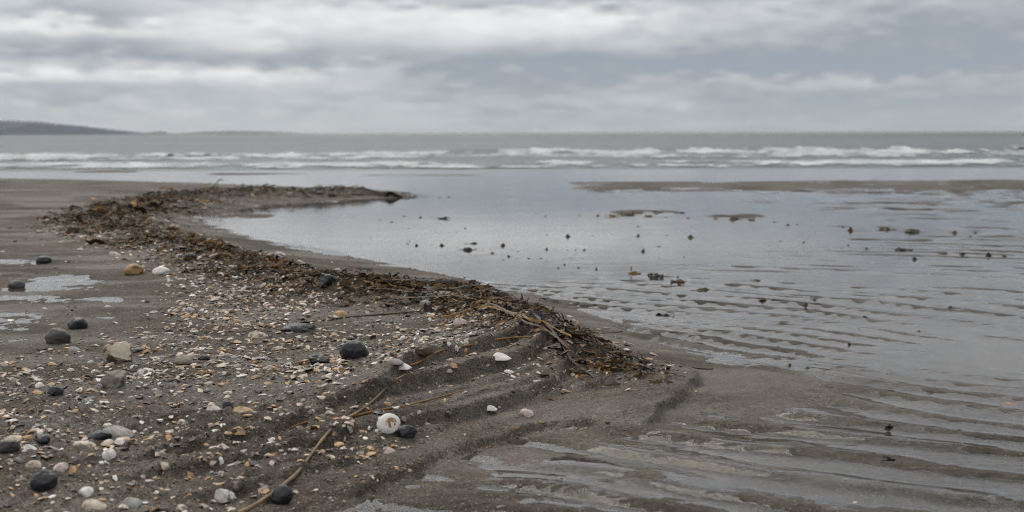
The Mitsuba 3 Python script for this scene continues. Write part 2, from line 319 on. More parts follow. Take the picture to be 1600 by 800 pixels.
def steps(x, y):
    out, cut = np.zeros(x.shape), np.zeros(x.shape)
    for h, w, L, q in STEPS:
        lo, hi = q.min(0) - 5 * L, q.max(0) + 5 * L
        k = np.nonzero((x > lo[0]) & (x < hi[0]) & (y > lo[1]) & (y < hi[1]))
        if not len(k[0]):
            continue
        p = np.stack([x[k], y[k]], -1)
        p = p + (L * 0.30) * np.stack([nz(p[:, 0], p[:, 1], 7, 55, 3) - .5, nz(p[:, 0], p[:, 1], 7, 56, 3) - .5], -1) * 2 + 0.9 * w * (nz(p[:, 0], p[:, 1], 38, 57, 3)[:, None] - .5)
        best, sgn, along = np.full(len(p), 1e9), np.zeros(len(p)), np.zeros(len(p))
        seg = np.linalg.norm(np.diff(q, axis=0), axis=1)
        s0 = np.concatenate([[0], np.cumsum(seg)])
        for i, (a, b) in enumerate(zip(q[:-1], q[1:])):
            e = (b - a) / seg[i]
            t = (p - a) @ e
            tc = np.clip(t, 0, seg[i])
            dd = np.linalg.norm(p - a - tc[:, None] * e, axis=1)
            side = e[0] * (p[:, 1] - a[1]) - e[1] * (p[:, 0] - a[0])
            k2 = dd < best
            best, sgn, along = np.where(k2, dd, best), np.where(k2, np.sign(side), sgn), np.where(k2, s0[i] + tc, along)
        sd = best * sgn
        ends = sstep(0, 0.18 * s0[-1], along) * sstep(s0[-1], 0.82 * s0[-1], along)
        prof = np.where(sd > 0, np.exp(-(sd / L) ** 2), sstep(-w, 0, sd)) - 0.15 * np.exp(-((sd + 1.15 * w) / (0.7 * w)) ** 2)
        cut[k] = np.maximum(cut[k], ends * np.exp(-((sd + 0.4 * w) / (1.3 * w)) ** 2))
        out[k] += h * ends * prof * (0.6 + 0.8 * nz(p[:, 0], p[:, 1], 5, 58, 2))
    return out, cut

def ground(x, y, micro=True):
    x, y = np.atleast_1d(np.asarray(x, float)), np.atleast_1d(np.asarray(y, float))
    b = lookup(BASE, x, y)
    wr, te, li, fl, sl = (lookup(G, x, y) for G in (WRACK, TERR, LITTER, FLATS, SLOPE))
    r = np.hypot(x, y)
    z = b.copy()
    st, cut = steps(x, y)
    # eroded steps along the contours of the front
    step = 0.0150
    q = z / step + 1.5 * (nz(x, y, 2.2, 51, 3) - 0.5) + 0.35 * (nz(x, y, 14, 52, 2) - 0.5)
    f = q - np.floor(q)
    prof = np.floor(q) + 0.22 * f + 0.78 * sstep(0.62, 0.98, f) - 0.16 * np.exp(-((f - 0.02) / 0.05) ** 2)
    dq = (prof - q) * step
    z = z + te * dq * (0.35 + 0.75 * nz(x, y, 1.7, 53, 2)) + st
    # ripples on the flat, dying out up the slopes
    wet = sstep(0.019, 0.007, b) * (1 - 0.75 * te) * sstep(16.5, 13.0, r) * (0.35 + 0.65 * sstep(-0.018, -0.003, b)) * (1 - lookup(STILL, x, y))
    z = z + ripples(x, y) * wet + wet * 0.012 * (nz(x * 0.45, y * 1.1, 1.1, 59, 3) - 0.5) * sstep(3.0, 6.0, r)
    # undulation everywhere, heaps under the weed, pits among the shells
    z = z + 0.010 * (nz(x, y, 1.6, 61, 3) - 0.5) * sstep(0.01, 0.05, b)
    z = z + wr * (0.011 + 0.006 * r ** 0.3) * (nz(x, y, 6.0 / np.maximum(1, r / 4), 62, 3) - 0.25)
    z = z + wr ** 2 * (0.022 + 0.0002 * np.minimum(r, 12)) * (0.15 + 1.7 * sstep(0.25, 0.8, nz(x, y, 4.5, 66, 3))) * (b > 0.02)
    z = z + fl * 0.011 * (nz(x * 0.6, y, 8.0, 63, 4) - 0.5)
    if micro:
        rough = 0.0028 + 0.014 * li + 0.015 * sl + 0.004 * wr + 0.003 * te * sstep(0.012, 0.03, b) + 0.016 * cut
        z = z + rough * (nz(x, y, 46, 64, 4) - 0.5) + 0.6 * rough * (nz(x, y, 17, 65, 2) - 0.5)
    return z

def gz(p):
    return float(ground(p[0], p[1], False)[0])

def normal_at(x, y, e=0.01):
    gx = (ground(x + e, y, False) - ground(x - e, y, False)) / (2 * e)
    gy = (ground(x, y + e, False) - ground(x, y - e, False)) / (2 * e)
    n = np.stack([-gx, -gy, np.ones_like(gx)], -1)
    return n / np.linalg.norm(n, axis=-1, keepdims=True)

def grid_mesh(X, Y, Z):
    n, m = X.shape
    i = np.arange(n * m).reshape(n, m)
    q = np.stack([i[:-1, :-1], i[1:, :-1], i[1:, 1:], i[:-1, 1:]], -1).reshape(-1, 4)
    f = np.vstack([q[:, [0, 1, 2]], q[:, [0, 2, 3]]])
    v = np.stack([X, Y, Z], -1).reshape(-1, 3)
    a = np.cross(v[f[0, 1]] - v[f[0, 0]], v[f[0, 2]] - v[f[0, 0]])
    return (v, f if a[2] > 0 else f[:, ::-1])

# ground sheet: finer in front of the camera and close by, coarse behind it and far away
th = np.concatenate([np.linspace(-math.pi, -0.6, 40, endpoint=False), np.linspace(-0.6, -0.44, 40, endpoint=False), np.linspace(-0.44, 0.44, 780, endpoint=False), np.linspace(0.44, 0.6, 40, endpoint=False), np.linspace(0.6, math.pi, 40)])
r, rs = 1.55, []
while r < 22:
    rs.append(r)
    r += 0.0044 * (r / 1.55) ** 1.45
rs = np.concatenate([[0.05, 0.3, 0.6, 0.9, 1.1, 1.25, 1.35, 1.42, 1.48, 1.52], rs, [24, 27, 32, 40, 60, 120, 400, 1500, 5000, 8500]])
RR, TT = np.meshgrid(rs, th, indexing='ij')
X, Y = RR * np.sin(TT), RR * np.cos(TT)
Z = ground(X, Y) - sstep(23, 60, Y) * 1.2
put('sand_ground', mikit.ply(grid_mesh(X, Y, Z), 'sand_mat', smooth=True), kind='structure', label='dark wet sand of the beach with ripples, low steps and a raised bank')

# ------------------------------------------------------------------ water
def film_level(x, y, r):
    """The surface of the thin water: level in the hollows, a draped film on the wet sand that sags below its roughness in patches."""
    b = lookup(BASE, x, y)
    li, fl, wr, te, sl = (lookup(G, x, y) for G in (LITTER, FLATS, WRACK, TERR, SLOPE))
    sag = 0.0030 * (1 + 2.0 * sstep(5, 9, r)) * sstep(0.34, 0.72, nz(x + 0.35 * y, y * 2.4, 2.6, 111, 4)) - 0.0011 * (b < 0.02) - 0.0018 * fl * sstep(0.60, 0.42, nz(x, y * 1.5, 5.5, 112, 4))
    sag = sag + 0.0006 * li + 0.010 * sl + 0.018 * wr + 0.004 * te + 0.05 * np.clip(r - 9, 0, 1) * (b > 0.02)
    sag = sag + 0.0016 * (1 - fl) * (b > 0.03) + 0.009 * sstep(0.0085, 0.0135, b) * (1 - fl) * (1 - li)
    a = ground(x, y, False) - sag
    return 0.5 * (a + np.sqrt(a * a + 0.0016 ** 2))
tf, rf = np.concatenate([np.linspace(-1.3, -0.46, 50, endpoint=False), np.linspace(-0.46, 0.46, 560, endpoint=False), np.linspace(0.46, 1.3, 50)]), np.concatenate([[0.5, 1.0, 1.3], rs[10:-10:2], [23.5]])
FR, FT = np.meshgrid(rf, tf, indexing='ij')
FX, FY = FR * np.sin(FT), FR * np.cos(FT)
FY = np.minimum(FY, 21.05)
FZ = film_level(FX, FY, FR) * sstep(21.0, 17.0, FY)
put('shallow_water', mikit.ply(grid_mesh(FX, FY, FZ), 'film_mat', smooth=True), kind='structure', label='thin film of water on the wet sand mirroring the grey sky')

def sea_z(x, y):
    n1 = nz(x * 0.12, y, 0.05, 71, 3)
    z = 0.07 * np.sin(2 * np.pi * (y / 13.0 + 1.6 * n1)) * sstep(40, 52, y) * sstep(700, 150, y) * (0.5 + nz(x * 0.3, y, 0.06, 72, 2))
    z = z + 0.05 * (nz(x, y, 0.35, 73, 3) - 0.5) * sstep(24, 40, y)
    crest = 39.0 + 0.7 * (nz(x, x * 0, 0.12, 74, 3) - 0.5)
    win = sstep(-3.0, -1.6, x) * (0.9 + 0.2 * nz(x, x * 0, 0.4, 75, 2)) + 0.30 * nz(x, x * 0, 0.2, 78, 2) * sstep(-1.6, -3, x)
    f = y - crest
    z = z + 0.13 * win * np.where(f < 0, np.exp(-(f / 0.55) ** 2), np.exp(-(f / 2.2) ** 2))
    z = z + 0.09 * np.exp(-((y - 29.0 - 0.8 * n1) / 0.5) ** 2) * sstep(0.55, 0.75, nz(x, x * 0, 0.22, 76, 3) + 0.06)
    z = z + 0.05 * np.exp(-((y - 24.5) / 0.4) ** 2) * sstep(0.5, 0.75, nz(x, x * 0, 0.3, 77, 3))
    return z * sstep(21.0, 22.5, y)
sx = np.sinh(np.linspace(-6.6, 6.6, 220)) / np.sinh(6.6) * 8400
sx = np.unique(np.concatenate([sx, np.linspace(-14, 14, 180)]))
sy, y = [], 21.0
while y < 8400:
    sy.append(y)
    y += 0.22 if y < 42 else 0.5 * (y / 42) ** 1.5
sy.append(8450.0)
SX, SY = np.meshgrid(sx, np.array(sy), indexing='ij')
put('sea', mikit.ply(grid_mesh(SX, SY, sea_z(SX, SY)), 'sea_mat', smooth=True), kind='structure', label='grey sea with low swell running to the horizon')

def foam(name, x0, x1, y0, y1, nx, ny, height, thresh, seed, label):
    """Broken white water: lumps riding on the sea, with holes where the noise is low."""
    x, y = np.meshgrid(np.linspace(x0, x1, nx), np.linspace(y0, y1, ny), indexing='ij')
    n = meshkit.fbm(np.stack([x * 0.8, y * 0.45, x * 0 + seed], -1), 4, seed)
    n2 = meshkit.fbm(np.stack([x * 3.0, y * 1.7, x * 0 + seed], -1), 4, seed + 1)
    edge = sstep(y0, y0 + 0.2 * (y1 - y0), y) * sstep(y1, y1 - 0.25 * (y1 - y0), y)
    big = meshkit.fbm(np.stack([x * 0.13, y * 0.2, x * 0 + seed], -1), 2, seed + 2)
    cover = n * 0.55 + n2 * 0.45 + 0.30 * (big - 0.5) - 0.25 * (1 - edge)
    up_ = np.clip(cover - thresh, 0, 1)
    z = sea_z(x, y) + 0.012 + height * np.minimum(1, up_ * 5) * (0.25 + 1.5 * n2 ** 1.5)
    v, f = grid_mesh(x, y, z)
    ok = (cover > thresh).ravel()
    f = f[ok[f].all(1)]
    used = np.unique(f)
    back = np.full(len(v), -1)
    back[used] = np.arange(len(used))
    put(name, mikit.ply((v[used], back[f]), 'foam_mat', smooth=True), kind='stuff', label=label)
foam('breaker_foam', -0.4, 20, 35.0, 39.3, 420, 40, 0.055, 0.43, 3, 'white foam tumbling down the front of the breaking wave')
foam('surf_foam', -14, 17, 29.5, 37.0, 420, 50, 0.03, 0.45, 5, 'lacy white foam spread on the water in front of the breaker')
foam('swash_foam', -11, 12, 21.6, 27.5, 420, 46, 0.02, 0.455, 8, 'thin broken foam of the last wave on the shore')
foam('left_surf_foam', -18, -1.2, 34, 40, 300, 30, 0.05, 0.45, 11, 'low white foam of the wave breaking on the left')

# ------------------------------------------------------------------ far land
def hill(name, dist, depth, prof, label, cell):
    """A ridge whose skyline follows (photo column, row) pairs, standing dist metres away."""
    us, vs = np.array(prof, float).T
    xs = np.array([at(u, 260)[0] / at(u, 260)[1] * dist for u in us])
    hs = []
    for u, v in prof:
        d = px_dir(u, v)
        hs.append(max(0.0, H + d[2] / d[1] * dist))
    X, Yd = np.meshgrid(np.arange(xs[0], xs[-1] + cell, cell), np.linspace(0, 1, 40), indexing='ij')
    h = np.interp(X, xs, hs)
    rise = np.sin(np.pi * np.clip(Yd * 1.1, 0, 1)) ** 0.6
    n = meshkit.fbm(np.stack([X / cell / 6, Yd * 6, X * 0], -1), 4, 17)
    Zh = h * rise * (0.86 + 0.22 * n) + np.where(rise > 0.9, 1.0, 0) * (meshkit.noise(np.stack([X / cell * 0.8, Yd * 20, X * 0], -1), 4) - 0.5) * h * 0.05 - 0.6
    put(name, mikit.ply(grid_mesh(X, dist + (Yd - 0.45) * depth, Zh), 'hill_mat', smooth=True), kind='structure', label=label)
hill('headland_hills', 2500, 800, [(-2600, 150), (-1500, 168), (-600, 180), (-200, 184), (0, 187), (40, 188), (70, 191), (100, 195), (140, 200), (165, 204), (180, 208), (186, 212)], 'low grey brown headland sloping down into the sea on the left', 6)
hill('far_hills', 3900, 700, [(270, 210), (300, 207.5), (330, 205.5), (370, 204.4), (420, 205.5), (455, 207.5), (475, 210)], 'long faint blue hill on the horizon', 16)
hill('far_islet_hills', 4600, 300, [(222, 210), (227, 207.5), (236, 207), (242, 206), (250, 204.5), (255, 207), (262, 209.8)], 'tiny pale blue islet on the horizon between the headland and the far hill', 3)

# air
scene['sea_air'] = {'type': 'homogeneous', 'albedo': {'type': 'rgb', 'value': [0.90, 0.94, 0.98]}, 'sigma_t': 0.00014}
put('haze', {'type': 'cube', 'to_world': T().translate([0, 0, 58.0]).scale([9200, 9200, 62.5]), 'bsdf': {'type': 'null'}, 'interior': ref('sea_air')}, kind='stuff', label='thin sea haze')

# ------------------------------------------------------------------ small shapes
def pebble_mesh(seed, flat=0.6, angular=0.0, sub=4):
    m = trimesh.creation.icosphere(subdivisions=sub)
    v = np.array(m.vertices)
    g = np.random.default_rng(seed)
    if angular:                                 # worn facets
        for _ in range(int(6 + 6 * angular)):
            n = g.normal(size=3)
            n /= np.linalg.norm(n)
            h = v @ n
            lim = g.uniform(0.50, 0.88)
            v -= np.outer(np.clip(h - lim, 0, None) * 0.85 * angular, n)
    n = meshkit.fbm(v * 1.1 + seed * 3.7, 2, seed) - 0.5
    n2 = meshkit.fbm(v * 4.0 + seed, 3, seed + 5) - 0.5
    v = v * (1 + 0.34 * n + (0.08 + 0.09 * angular) * n2)[:, None]
    v[:, 2] *= flat
    m.vertices = v / np.abs(v).max(0) * [1, 1, flat]
    return m

def valve_mesh(seed, ribs=0.0, nr=6, nt=26, arch=0.34, wide=1.0):
    """A bivalve's half shell lying open side down: a fan with a beak, outer and inner face and a rim."""
    g = np.random.default_rng(seed)
    t = np.linspace(0, 2 * np.pi, nt, endpoint=False)
    out = 1 - 0.16 * np.cos(t) ** 4 * (np.cos(t) < 0) + 0.06 * np.sin(t + g.uniform(0, 6)) + 0.03 * np.sin(2 * t + g.uniform(0, 6)) + 0.018 * g.normal(size=nt)
    rho = np.linspace(0, 1, nr + 1)[1:]
    bx = -0.38
    V = []
    for lift, sc in ((0.0, 1.0), (-0.09, 0.97)):
        V.append([[bx, 0, arch + lift]])
        for q in rho:
            x = bx * (1 - q) + q * np.cos(t) * out
            y = q * np.sin(t) * out * wide * 0.82
            z = arch * (1 - q ** 2.2) * (1 + ribs * np.cos(9 * t)) + lift * (1 - 0.75 * q) + (0.022 * arch * (1 if int(round(q * nr)) % 2 else -1) if 0.2 < q < 1 else 0)
            V.append(np.stack([x * sc, y * sc, z], 1))
    V = np.vstack(V)
    F, n1 = [], 1 + nr * nt
    for s, base in ((0, 0), (1, n1)):
        a = base + 1 + np.arange(nt)
        b = base + 1 + (np.arange(nt) + 1) % nt
        fan = np.stack([np.full(nt, base), a, b], 1)
        fs = [fan]
        for k in range(nr - 1):
            o = k * nt
            fs += [np.stack([a + o, a + o + nt, b + o + nt], 1), np.stack([a + o, b + o + nt, b + o], 1)]
        f = np.vstack(fs)
        F.append(f if s == 0 else f[:, ::-1])
    a = 1 + (nr - 1) * nt + np.arange(nt)
    b = 1 + (nr - 1) * nt + (np.arange(nt) + 1) % nt
    F.append(np.stack([a, a + n1, b + n1], 1))
    F.append(np.stack([a, b + n1, b], 1))
    return (V, np.vstack(F))

def shard_mesh(seed, k=6):
    """A broken piece of shell: an uneven outline, arched, with a thickness."""
    g = np.random.default_rng(seed)
    t = np.sort((np.arange(k) + g.uniform(-0.35, 0.35, k)) / k * 2 * np.pi)
    rad = g.uniform(0.55, 1.1, k)
    x, y = rad * np.cos(t), rad * np.sin(t) * g.uniform(0.45, 0.9)
    cur = g.uniform(0.10, 0.32)
    top = np.stack([x, y, -cur * x ** 2 + 0.06 * g.normal(size=k)], 1)
    low = top * [0.97, 0.97, 1] - [0, 0, 0.20]
    V = np.vstack([[[0.08 * g.normal(), 0.06 * g.normal(), 0.05]], top, low])
    i = np.arange(k)
    j = (i + 1) % k
    F = np.vstack([np.stack([i * 0, 1 + i, 1 + j], 1), np.stack([1 + i, 1 + k + i, 1 + k + j], 1), np.stack([1 + i, 1 + k + j, 1 + j], 1)])
    return (V + [0, 0, 0.14], F)

def frond_mesh(seed, seg=7, curl=1.0, width=0.16):
    """A torn strip of weed, curled, with a ruffled edge; about two units long."""
    g = np.random.default_rng(seed)
    s = np.linspace(-1, 1, seg + 1)
    yaw = np.cumsum(g.normal(0, 0.34 * math.sqrt(8 / (seg + 1)), seg + 1))
    px_, py_ = np.cumsum(np.cos(yaw)) / (seg + 1) * 2 - 1, np.cumsum(np.sin(yaw)) / (seg + 1) * 2
    pz = curl * (0.12 * np.sin(s * g.uniform(1.5, 4) + g.uniform(0, 6)) + 0.05 * g.normal(size=seg + 1))
    w = width * g.uniform(0.6, 1.5) * (1 - 0.75 * np.abs(s) ** g.uniform(2, 4)) * g.uniform(0.7, 1.25, seg + 1)
    tw = np.cumsum(g.normal(0, 0.45 * curl, seg + 1)) + g.uniform(-0.5, 0.5)
    rows = []
    for e in (-1, 0, 1):
        off = e * w
        rows.append(np.stack([px_ - np.sin(yaw) * off * np.cos(tw), py_ + np.cos(yaw) * off * np.cos(tw), pz + off * np.sin(tw) + (e != 0) * curl * 0.05 * g.normal(size=seg + 1)], 1))
    V = np.stack(rows, 1)
    return grid_mesh(V[..., 0], V[..., 1], V[..., 2])

def weed_clump_mesh(seed, tall=0.6, sub=3):
    """A heap of weed with torn, ruffled surface."""
    m = trimesh.creation.icosphere(subdivisions=sub)
    v = np.array(m.vertices)
    a = meshkit.fbm(v * 1.3 + seed * 2.3, 2, seed) - 0.5
    b = np.abs(meshkit.fbm(v * [3.5, 3.5, 6] + seed, 3, seed + 3) - 0.5)
    v *= (1 + 0.8 * a + 1.1 * b - 0.15)[:, None]
    sk = 1 + 0.9 * np.clip(-v[:, 2:], -0.15, 0.6) + 0.15
    v[:, :2] *= sk
    v[:, :2] *= (1 - 0.5 * np.clip(v[:, 2:], 0, 1) ** 0.8)
    v[:, 2] = np.where(v[:, 2] > 0, v[:, 2] * tall, v[:, 2] * 0.25)
    m.vertices = v / [np.abs(v[:, 0]).max(), np.abs(v[:, 0]).max(), np.abs(v[:, 0]).max()]
    return m

def tube(points, radii, sides=8, wob=0.0, seed=0):
    """A tapering stalk along points (smoothed), closed at its ends."""
    g = np.random.default_rng(seed)
    p, rad = np.asarray(points, float), np.asarray(radii, float)
    k = np.linspace(0, len(p) - 1, len(p) * 6)
    from scipy.interpolate import CubicSpline
    p = CubicSpline(np.arange(len(p)), p)(k)
    rad = np.interp(k, np.arange(len(rad)), rad) * (1 + wob * g.normal(size=len(k)))
    t = np.gradient(p, axis=0)
    t /= np.linalg.norm(t, axis=1, keepdims=True)
    a = np.cross(t, [0, 0, 1.0])
    a /= np.linalg.norm(a, axis=1, keepdims=True)
    b = np.cross(a, t)
    ang = np.arange(sides) * 2 * np.pi / sides
    v = p[:, None] + rad[:, None, None] * (np.cos(ang)[None, :, None] * a[:, None] + np.sin(ang)[None, :, None] * b[:, None])
    n = len(p)
    i, j = np.meshgrid(np.arange(n - 1), np.arange(sides), indexing='ij')
    q = np.stack([i * sides + j, i * sides + (j + 1) % sides, (i + 1) * sides + (j + 1) % sides, (i + 1) * sides + j], -1).reshape(-1, 4)
    v = np.vstack([v.reshape(-1, 3), p[:1], p[-1:]])
    jj = np.arange(sides)
    caps = np.vstack([np.stack([np.full(sides, n * sides), (jj + 1) % sides, jj], 1), np.stack([np.full(sides, n * sides + 1), (n - 1) * sides + jj, (n - 1) * sides + (jj + 1) % sides], 1)])
    return (v, np.vstack([q[:, [0, 1, 2]], q[:, [0, 2, 3]], caps])[:, ::-1])

def on_ground(u, v):
    """Where the line of sight through photo pixel (u, v) meets the sand."""
    d = px_dir(u, v)
    s = np.linspace(1.2, 24, 6000)
    s = 1.2 * (24 / 1.2) ** np.linspace(0, 1, 5000)
    P = EYE + s[:, None] * d
    hit = np.nonzero(P[:, 2] < ground(P[:, 0], P[:, 1], False))[0]
    k = hit[0] if len(hit) else len(s) - 1
    return P[k]

def sized(mesh, m, bsdf, smooth=True):
    v, f, _ = meshkit.arrays(mesh)
    return mikit.ply((v @ m[:3, :3].T + m[:3, 3], f), bsdf, smooth=smooth)

# ------------------------------------------------------------------ stones picked out by the photograph
STONES = [  # u, v of the foot, width and height in photo pixels, material, angular, turn, name, label
    (67, 413, 26, 12, 'stone_black', 0, .2, 'pebble', 'round black pebble farthest back on the left sand flat'),
    (24, 452, 29, 14, 'stone_dark', 0, .5, 'pebble', 'dark grey pebble lying in the film of water at the left edge'),
    (120, 516, 31, 19, 'stone_black', 0, .0, 'pebble', 'round black pebble just behind the wide brown grey one'),
    (88, 539, 42, 24, 'stone_dark', .1, .3, 'pebble', 'wide smooth brown grey pebble on the wet flat beside a black one'),
    (208, 431, 31, 17, 'stone_ochre', 0, .4, 'pebble', 'ochre brown pebble beside a white one at the edge of the litter'),
    (250, 431, 27, 13, 'stone_white', .2, .9, 'pebble', 'white pebble beside the ochre brown one'),
    (186, 567, 50, 31, 'stone_cream', .75, .2, 'stone', 'angular cream stone with a brown blotch, largest pale stone'),
    (179, 609, 42, 28, 'stone_grey', .8, 1.2, 'stone', 'angular olive grey stone in front of the cream stone'),
    (553, 565, 46, 32, 'stone_black', .45, .3, 'stone', 'big black stone alone among the shell litter near the middle'),
    (660, 561, 34, 23, 'stone_brown', .9, .7, 'stone', 'dark brown pointed stone right of the big black stone'),
    (510, 449, 32, 20, 'stone_black', .7, .1, 'stone', 'black stone lodged in the ridge of weed'),
    (465, 519, 54, 13, 'stone_black', .6, .1, 'stone', 'long flat black stone left of the middle behind pale shells'),
    (497, 570, 38, 15, 'stone_black', .7, .4, 'stone', 'low black stone just left of the big black stone'),
    (68, 768, 46, 34, 'stone_black', .35, .4, 'stone', 'big black stone at the bottom left of the beach'),
    (438, 788, 35, 27, 'stone_black', .2, .7, 'pebble', 'black pebble lying against the lower end of the long stalk'),
    (355, 641, 19, 13, 'stone_black', .1, .2, 'pebble', 'small black pebble touching a white shell'),
    (156, 690, 40, 17, 'stone_black', .6, .3, 'stone', 'black wedge shaped stone under a large grey shell'),
    (287, 572, 32, 16, 'stone_grey', .5, .6, 'stone', 'pale grey stone right of the angular cream stone'),
    (318, 564, 20, 9, 'stone_black', .4, .2, 'pebble', 'small flat black pebble right of the pale grey stone'),
    (85, 617, 26, 13, 'stone_black', .5, .5, 'stone', 'black stone left of the olive grey stone among cream chips'),
    (67, 694, 22, 13, 'stone_black', .3, .5, 'pebble', 'small black pebble above the white oval shell at the left'),
    (8, 708, 44, 20, 'stone_dark', .3, .2, 'stone', 'long grey stone cut by the left edge, beside a white oval shell'),
    (632, 684, 40, 17, 'stone_black', .7, .2, 'stone', 'black stone behind and under the white stained disc'),
    (215, 552, 24, 9, 'stone_black', .6, .2, 'pebble', 'flat black chip of stone behind the angular cream stone'),
    (296, 408, 22, 12, 'stone_black', .5, .1, 'pebble', 'black pebble at the foot of the weed ridge behind the white pebble'),
    (700, 652, 14, 8, 'stone_dark', .5, .1, 'pebble', 'small dark pebble on a step right of the stained disc'),
]
PLACED = []
for i, (u, v, w, h, m, ang, rz, name, lab) in enumerate(STONES):
    p = on_ground(u, v - 0.12 * h)
    d = to_px(p)[2]
    wx_, hz = w * d / FOC / 2, h * d / FOC
    mesh = pebble_mesh(100 + i, 1.0, ang + (0.25 if i > 4 else 0.1), 4)
    dep = wx_ * (0.75 + 0.2 * (i % 3) / 2)
    z0 = gz(p) + hz * 0.5 - 0.20 * hz
    M = mat([p[0], p[1] + dep * 0.3, z0], 0) @ np.diag([wx_, dep, hz * 0.68, 1]) @ mat([0, 0, 0], rz)
    put(name, sized(mesh, M, m), lab, 'pebble' if name == 'pebble' else 'stone')
    PLACED.append((p[0], p[1], wx_))

# the white disc with a brown stain, leaning on its black stone
p = on_ground(608, 680)
d = to_px(p)[2]
R = 19 * d / FOC
disc = pebble_mesh(333, 0.36, 0, 4)
M = mat([p[0], p[1] - 0.004, gz(p) + R * 0.95], 0.3, math.radians(66), 0.12) @ np.diag([R, R * 0.86, R, 1])
disc_key = put('pebble', sized(disc, M, 'stone_white'), 'white disc shaped pebble with a brown stain, leaning on a black stone', 'pebble')
v, f, _ = meshkit.arrays(disc)
c = v[f].mean(1)
on = (c[:, 2] > 0) & (((np.hypot(c[:, 0] - 0.18, c[:, 1] - 0.02) < 0.46) & (np.hypot(c[:, 0] - 0.10, c[:, 1] + 0.22) > 0.30) & (meshkit.fbm(c * 5, 3, 4) > 0.40)) | ((np.abs(c[:, 0] - 0.02) < 0.10) & (np.abs(c[:, 1] + 0.05) < 0.42)))
fs = f[on]
used = np.unique(fs)
back = np.full(len(v), -1)
back[used] = np.arange(len(used))
put('stain', sized((v[used] * [1, 1, 1] + [0, 0, 0.012], back[fs]), M, 'stain_brown'), 'brown stain on the white face', parent=disc_key)

# ------------------------------------------------------------------ shells picked out by the photograph
SHELLS = [  # u, v foot, w, h, material, turn, tilt, label
    (783, 562, 32, 12, 'shell_white', .1, .05, 'white shell lying alone on the smooth sand of the point'),
    (170, 716, 28, 20, 'shell_white', 1.3, .5, 'rounded pinkish white shell right of the large grey shell'),
    (348, 781, 34, 24, 'shell_white', .4, .45, 'domed white shell near the bottom, left of the stalk'),
    (133, 774, 26, 17, 'shell_white', .9, .5, 'small oval white shell right of the big black stone at the bottom'),
    (145, 795, 40, 16, 'shell_cream', .2, .2, 'long cream shell at the bottom edge right of the big black stone'),
    (44, 706, 33, 13, 'shell_white', .1, .1, 'smooth white oval shell at the left beside a grey stone'),
    (128, 702, 37, 17, 'shell_cream', .5, .25, 'cream and orange shell left of the black wedge shaped stone'),
    (180, 682, 54, 19, 'shell_grey', .1, .2, 'large grey white shell tilted on the black wedge shaped stone'),
    (334, 643, 25, 12, 'shell_white', .2, .2, 'white shell touching a small black pebble'),
    (629, 577, 28, 10, 'shell_white', .1, .1, 'white oval shell in front of the dark brown pointed stone'),
    (618, 568, 26, 10, 'shell_grey', .3, .1, 'striped grey shell right behind the white oval one'),
    (402, 528, 32, 12, 'shell_cream', .4, .2, 'cream shell left of the long flat black stone'),
    (530, 496, 24, 13, 'shell_tan', .6, .5, 'cream and orange shell standing on edge under the weed ridge'),
    (226, 585, 28, 13, 'shell_white', .6, .3, 'hollow white shell right of the olive grey stone'),
    (52, 733, 26, 21, 'shell_cream', .8, .7, 'upright cream shell behind the big black stone at the bottom left'),
    (822, 650, 24, 14, 'shell_pink', .2, .5, 'pinkish shell in a small cluster at the foot of the point'),
    (606, 707, 24, 10, 'shell_pink', .1, .2, 'flat pinkish shell below the stained disc'),
    (380, 646, 40, 11, 'shell_tan', .2, .15, 'long tan shell right of the small black pebble'),
    (285, 662, 18, 8, 'shell_cream', .1, .1, 'little oval cream shell on the slope'),
    (190, 692, 26, 9, 'shell_white', .1, .1, 'flat white shell just below the large grey shell'),
    (115, 548, 20, 8, 'shell_grey', .2, .1, 'grey shell on the wet flat right of the wide brown grey pebble'),
    (20, 690, 30, 11, 'shell_cream', .5, .3, 'cream shell above the long grey stone'),
    (205, 790, 34, 14, 'shell_grey', .3, .3, 'blurred grey shell at the bottom between cream shell and domed white shell'),
    (95, 735, 26, 12, 'shell_pink', .9, .5, 'pinkish broken shell behind the big black stone'),
    (1579, 640, 28, 13, 'shell_tan', .3, .35, 'tan shell standing in the water far right'),
    (178, 401, 20, 10, 'shell_pink', .3, .2, 'pale shell behind the ochre brown pebble'),
    (436, 402, 18, 12, 'shell_white', .3, .5, 'pale shell caught in the weed ridge, left part'),
    (665, 478, 22, 11, 'shell_grey', .5, .4, 'grey shell lying under the weed ridge in the middle'),
    (720, 508, 26, 13, 'shell_pink', .2, .4, 'pale crumpled shell beside the amber weed strand'),
    (765, 640, 22, 8, 'shell_white', .2, .2, 'white shell piece on a low step of the point'),
]
for i, (u, v, w, h, m, rz, tilt, lab) in enumerate(SHELLS):
    p = on_ground(u, v - 0.15 * h)
    d = to_px(p)[2]
    R = w * d / FOC / 2
    hz = h * d / FOC
    mesh = valve_mesh(500 + i, 0.03 * (i % 3), 14, 44, max(0.25, min(0.8, 0.75 * hz / R - 0.35 * tilt)))
    M = mat([p[0], p[1], gz(p) + R * math.sin(tilt) * 0.40 - 0.10 * hz], rz * 2 - 0.6, tilt, 0.15 * (i % 5 - 2)) @ np.diag([R * 1.05, R * 1.05, R, 1])
    put('shell', sized(mesh, M, m), lab, 'shell')
    PLACED.append((p[0], p[1], R))
# the upright spike of the lone shell
p = on_ground(784, 558)
d = to_px(p)[2]

